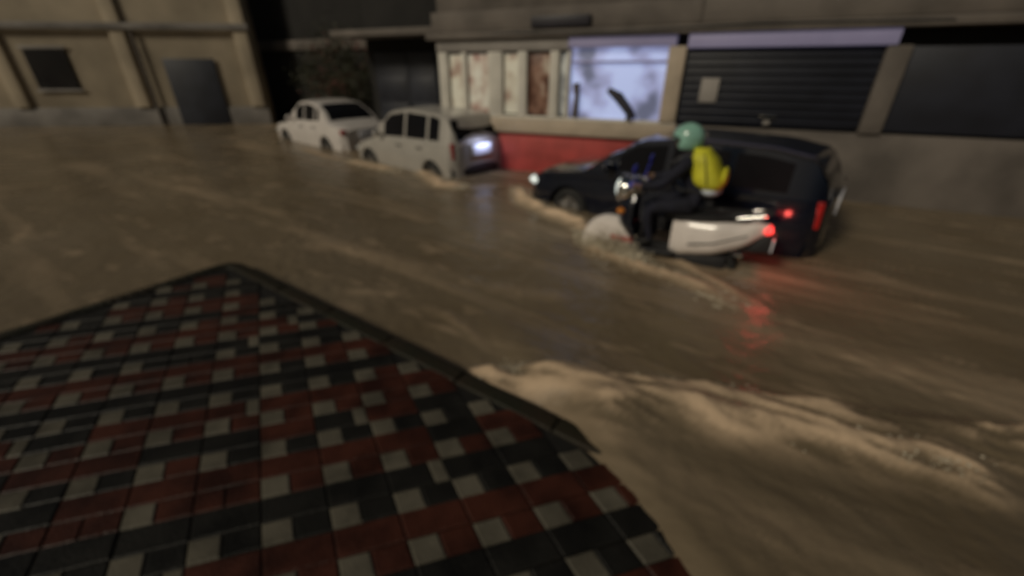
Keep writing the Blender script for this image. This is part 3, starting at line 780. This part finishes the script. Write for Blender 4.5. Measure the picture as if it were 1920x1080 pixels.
# posters: cream sheets carrying soft brown figures
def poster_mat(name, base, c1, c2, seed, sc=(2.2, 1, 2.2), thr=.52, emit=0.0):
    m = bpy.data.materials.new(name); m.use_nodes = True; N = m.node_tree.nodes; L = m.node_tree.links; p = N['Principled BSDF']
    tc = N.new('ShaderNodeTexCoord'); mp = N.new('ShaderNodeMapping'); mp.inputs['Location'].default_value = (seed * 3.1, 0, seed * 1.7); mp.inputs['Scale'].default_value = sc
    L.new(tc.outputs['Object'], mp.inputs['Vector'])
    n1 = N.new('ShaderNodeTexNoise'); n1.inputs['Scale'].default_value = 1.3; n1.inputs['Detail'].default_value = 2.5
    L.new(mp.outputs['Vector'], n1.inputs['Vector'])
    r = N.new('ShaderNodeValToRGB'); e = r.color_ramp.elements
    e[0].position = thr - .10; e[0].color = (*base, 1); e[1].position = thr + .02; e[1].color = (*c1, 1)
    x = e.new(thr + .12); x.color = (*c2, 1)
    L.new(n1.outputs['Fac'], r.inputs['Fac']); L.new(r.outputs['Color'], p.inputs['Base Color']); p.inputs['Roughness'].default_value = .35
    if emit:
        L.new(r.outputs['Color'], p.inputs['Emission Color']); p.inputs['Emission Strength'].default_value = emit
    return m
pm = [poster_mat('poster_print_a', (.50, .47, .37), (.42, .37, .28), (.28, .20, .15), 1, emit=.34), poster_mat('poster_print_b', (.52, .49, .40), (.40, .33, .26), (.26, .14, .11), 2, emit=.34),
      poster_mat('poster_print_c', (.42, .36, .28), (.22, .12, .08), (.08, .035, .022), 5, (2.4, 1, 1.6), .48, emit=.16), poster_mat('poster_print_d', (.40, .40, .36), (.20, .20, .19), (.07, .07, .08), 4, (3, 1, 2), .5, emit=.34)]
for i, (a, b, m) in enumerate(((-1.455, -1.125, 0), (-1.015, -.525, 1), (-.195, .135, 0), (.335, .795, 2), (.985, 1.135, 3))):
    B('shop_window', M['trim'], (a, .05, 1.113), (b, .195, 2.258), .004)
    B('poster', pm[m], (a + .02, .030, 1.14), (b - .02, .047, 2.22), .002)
litm = poster_mat('lit_window_display', (.36, .42, .66), (.26, .28, .46), (.10, .11, .17), 7, (1.2, 1, 1.5), .53, emit=.80)
lw = B('lit_window', litm, (1.203, .06, 1.113), (2.917, .195, 2.298), .004)
B('window_frame', M['purple'], (1.205, .0, 2.05), (2.915, .058, 2.09), .004, lw)
for pts, r, c in (([(1.95, -.02, 1.62), (2.15, -.02, 1.50), (2.38, -.02, 1.25), (2.42, -.02, 1.13)], [.05, .09, .08, .10], 'dark_board'), ([(1.34, -.02, 1.13), (1.36, -.02, 1.5), (1.33, -.02, 1.72)], [.07, .05, .07], 'canopy')):
    MB().tube([(p[0], p[1] + .02, p[2] + .30) for p in pts], r).build('window_display', M[c], lw)
# right hand bay: dark shutter, lilac board, dark counter
B('shutter', M['blueblack'], (3.205, .02, 1.10), (5.9, .195, 2.24), .01)
for k in range(9): B('shutter_rib', M['blueblack'], (3.21, -.005, 1.16 + k * .12), (5.89, .018, 1.20 + k * .12), .006)
B('shutter_poster', M['fascia'], (3.52, -.03, 1.45), (3.80, -.008, 1.82), .004)
B('dado', M['canopy'], (3.223, .0, -.3), (9.5, .195, 1.06), .01)
B('fascia', M['purple'], (3.205, -.08, 2.262), (6.0, .195, 2.47), .012, label='lilac board over the dark shutter')
B('shutter', M['blueblack'], (6.2, .02, 1.10), (9.4, .195, 2.24), .01)
B('pilaster', M['canopy'], (5.905, -.05, 1.063), (6.195, .195, 2.258), .01)
B('sign_board', M['dark_board'], (.45, -.165, 2.625), (1.55, -.105, 2.80), .01)
B('drain_pipe', M['canopy'], (3.28, -.12, 2.62), (3.36, -.04, 5.5), .02)
for k in range(4): B('upper_window', M['blueblack'], (-1.0 + k * 2.4, -.01, 3.6), (.2 + k * 2.4, .028, 5.0), .01)

B('shutter_handle', M['chrome'], (4.5, -.03, 1.24), (4.75, -.008, 1.27), .004)
B('shutter_lock', M['fascia'], (4.58, -.035, 1.13), (4.68, -.008, 1.20), .006)
MB().tube([(-1.6, -.07, 2.80), (.2, -.14, 2.86), (2.0, -.13, 2.82), (4.2, -.14, 2.87), (6.5, -.13, 2.84)], .014).build('cable', M['trim'], shop)
# ---------------------------------------------------------------- dark garage set back beside the shop, wall and trees further left
gar = empty('garage', wall_pt(-3.4, 1.6, RZ), WROT, 'unlit garage with slate blue doors set back left of the shop', 'garage')
def Bg(name, m, lo, hi, bev=.01, p=None): return MB().box(lo, hi, bev).build(name, m, p or gar)
Bg('wall', M['black_wall'], (-1.6, .06, 0), (1.70, 3, 4.6))
for k, (a, b) in enumerate(((-1.35, -.30), (-.28, .55), (.60, 1.50))):
    d = Bg('door', M['blueslate' if k == 1 else 'blueblack'], (a, 0, 0), (b, .055, 2.65), .01)
    for z in (.7, 1.35, 2.0): Bg('door_panel', M['blueslate' if k == 1 else 'blueblack'], (a + .08, -.015, z - .5), (b - .08, -.002, z + .08), .008, d)
Bg('awning', M['canopy'], (-1.9, -.9, 2.95), (1.55, .055, 3.10), .02)
bw = empty('boundary_wall', wall_pt(-8.0, 5.2, RZ), WROT, 'black wall behind the dim tree', 'wall')
MB().box((-6, 0, 0), (4, .25, 5.5), .02).build('wall_face', M['black_wall'], bw)
MB().box((-6.1, -.12, 2.9), (4.05, -.003, 3.25), .02).build('concrete_band', M['canopy'], bw)
def make_tree(loc, h, cr, seed, label, bloom=True):
    t = empty('tree', loc, 0, label, 'tree'); rg = random.Random(seed)
    q = MB(); tips = []
    q.tube([(0, 0, 0), (.04, .02, h * .25), (-.03, .05, h * .5), (.02, 0, h * .8)], [.10, .08, .06, .03])
    for k in range(9):
        a = rg.random() * 6.28; z0 = h * rg.uniform(.3, .7); L = cr * rg.uniform(.6, 1.0)
        e = (math.cos(a) * L, math.sin(a) * L, z0 + h * rg.uniform(.05, .3)); q.tube([(0, 0, z0), (e[0] * .5, e[1] * .5, (z0 + e[2]) / 2 + .08), e], [.035, .022, .01], 6); tips.append(Vector(e))
    q.build('trunk', M['bark'], t)
    bm = bmesh.new(); fl = bmesh.new()
    for k in range(70):
        if k < 24: c = rg.choice(tips) + Vector((rg.gauss(0, .12), rg.gauss(0, .12), rg.gauss(0, .12)))
        else:
            while True:
                v = Vector((rg.uniform(-1, 1), rg.uniform(-1, 1), rg.uniform(-1, 1)))
                if .35 < v.length < 1: break
            c = Vector((v.x * cr, v.y * cr, h * .68 + v.z * h * .34))
        cs = rg.uniform(.14, .30)
        for i in range(60):
            p = c + Vector((rg.gauss(0, cs), rg.gauss(0, cs), rg.gauss(0, cs * .7))); L = rg.uniform(.05, .10)
            d = Vector((rg.gauss(0, 1), rg.gauss(0, 1), rg.gauss(-.3, .7))).normalized(); w = d.cross(Vector((rg.gauss(0, 1), rg.gauss(0, 1), rg.gauss(0, 1)))).normalized() * L * .3
            b = fl if (bloom and k % 9 == 0) else bm
            b.faces.new([b.verts.new(x) for x in (p, p + d * L * .5 + w, p + d * L, p + d * L * .5 - w)])
    for b, nm, m in ((bm, 'crown', 'leaf'), (fl, 'blossom', 'bloom')):
        if len(b.faces):
            mb = MB(); mb.bm.free(); mb.bm = b; mb.build(nm, M[m], t, smooth=False)
    return t
make_tree(tuple(wall_pt(-7.2, 3.6, RZ)), 3.3, 1.25, 3, 'dim tree with a few red blossoms behind the white saloon')
make_tree(tuple(wall_pt(-9.0, 4.1, RZ)), 3.0, 1.1, 9, 'dark bushy tree beside the khaki wall', True)
# khaki wall closing the street at the left
kw = empty('plaster_wall', (-9.7, 18.0, RZ), R(6), 'long khaki plastered wall closing the street beyond the parked cars', 'wall')
MB().box((-60, 0, 0), (0, .5, 7.5), .03).build('wall_face', M['khaki'], kw)
MB().box((-60, -.06, 0), (.03, -.003, .95), .02).build('plinth', M['fascia'], kw)
for k in range(9): MB().box((-.55 - k * 4.2, -.14, .953), (-.05 - k * 4.2, -.003, 7.4), .02).build('pilaster', M['khaki'], kw)
MB().box((-60, -.20, 3.5), (.05, -.143, 3.72), .02).build('string_course', M['fascia'], kw)

MB().box((-3.3, -.10, .0), (-1.5, -.063, 2.6), .015).build('gate_leaf', M['blueslate'], kw)
for k, x in enumerate((-7.2, -11.6, -15.6)):
    wd = MB().box((x - .7, -.05, 1.6), (x + .7, -.004, 2.9), .01).build('window', M['glass'], kw)
    q = MB().box((x - .78, -.09, 1.5), (x + .78, -.052, 1.598), .01).box((x - .78, -.09, 2.902), (x + .78, -.052, 3.0), .01)
    for i in range(7): q.cyl((x - .6 + i * .2, -.07, 1.6), (x - .6 + i * .2, -.07, 2.9), .012, n=8)
    q.build('window_bars', M['fascia'], wd)
MB().tube([(-4.0, -.13, .2), (-4.0, -.13, 3.45)], .05).build('drain_pipe', M['canopy'], kw)

# ---------------------------------------------------------------- night light: dim sky, one soft warm lamp for the street lighting
EL, AZ = R(36), math.atan2(-.62, -.78)      # direction towards the light
w = bpy.data.worlds.new('World'); SC.world = w; w.use_nodes = True
N = w.node_tree.nodes; L = w.node_tree.links; bg = N['Background']
sky = N.new('ShaderNodeTexSky'); sky.sky_type = 'NISHITA'; sky.sun_disc = False; sky.sun_elevation = EL; sky.sun_rotation = math.pi / 2 - AZ; sky.air_density = 1.5; sky.dust_density = 4
L.new(sky.outputs['Color'], bg.inputs['Color']); bg.inputs['Strength'].default_value = .009
sl = bpy.data.lights.new('street_light', 'SUN'); sl.energy = 1.4; sl.angle = R(14); sl.color = (1, .90, .72)
so = bpy.data.objects.new('street_light', sl); COL.objects.link(so)
so.rotation_euler = Vector((math.cos(EL) * math.cos(AZ), math.cos(EL) * math.sin(AZ), math.sin(EL))).to_track_quat('Z', 'Y').to_euler()

# ---------------------------------------------------------------- camera, hunting for focus close by as in the photograph
cam = bpy.data.cameras.new('camera'); co = bpy.data.objects.new('camera', cam); COL.objects.link(co); SC.camera = co
cam.sensor_width = 36; cam.lens = 36 * FPX / 1920; cam.clip_start = .02; cam.clip_end = 1500
co.location = (0, 0, EYE); co.rotation_euler = (math.pi / 2 - PITCH, 0, 0)
cam.dof.use_dof = True; cam.dof.focus_distance = .25; cam.dof.aperture_fstop = 3.7
SC.view_settings.view_transform = 'Standard'; SC.view_settings.look = 'None'; SC.view_settings.gamma = 1; SC.view_settings.exposure = 0
SC.cycles.use_denoising = True
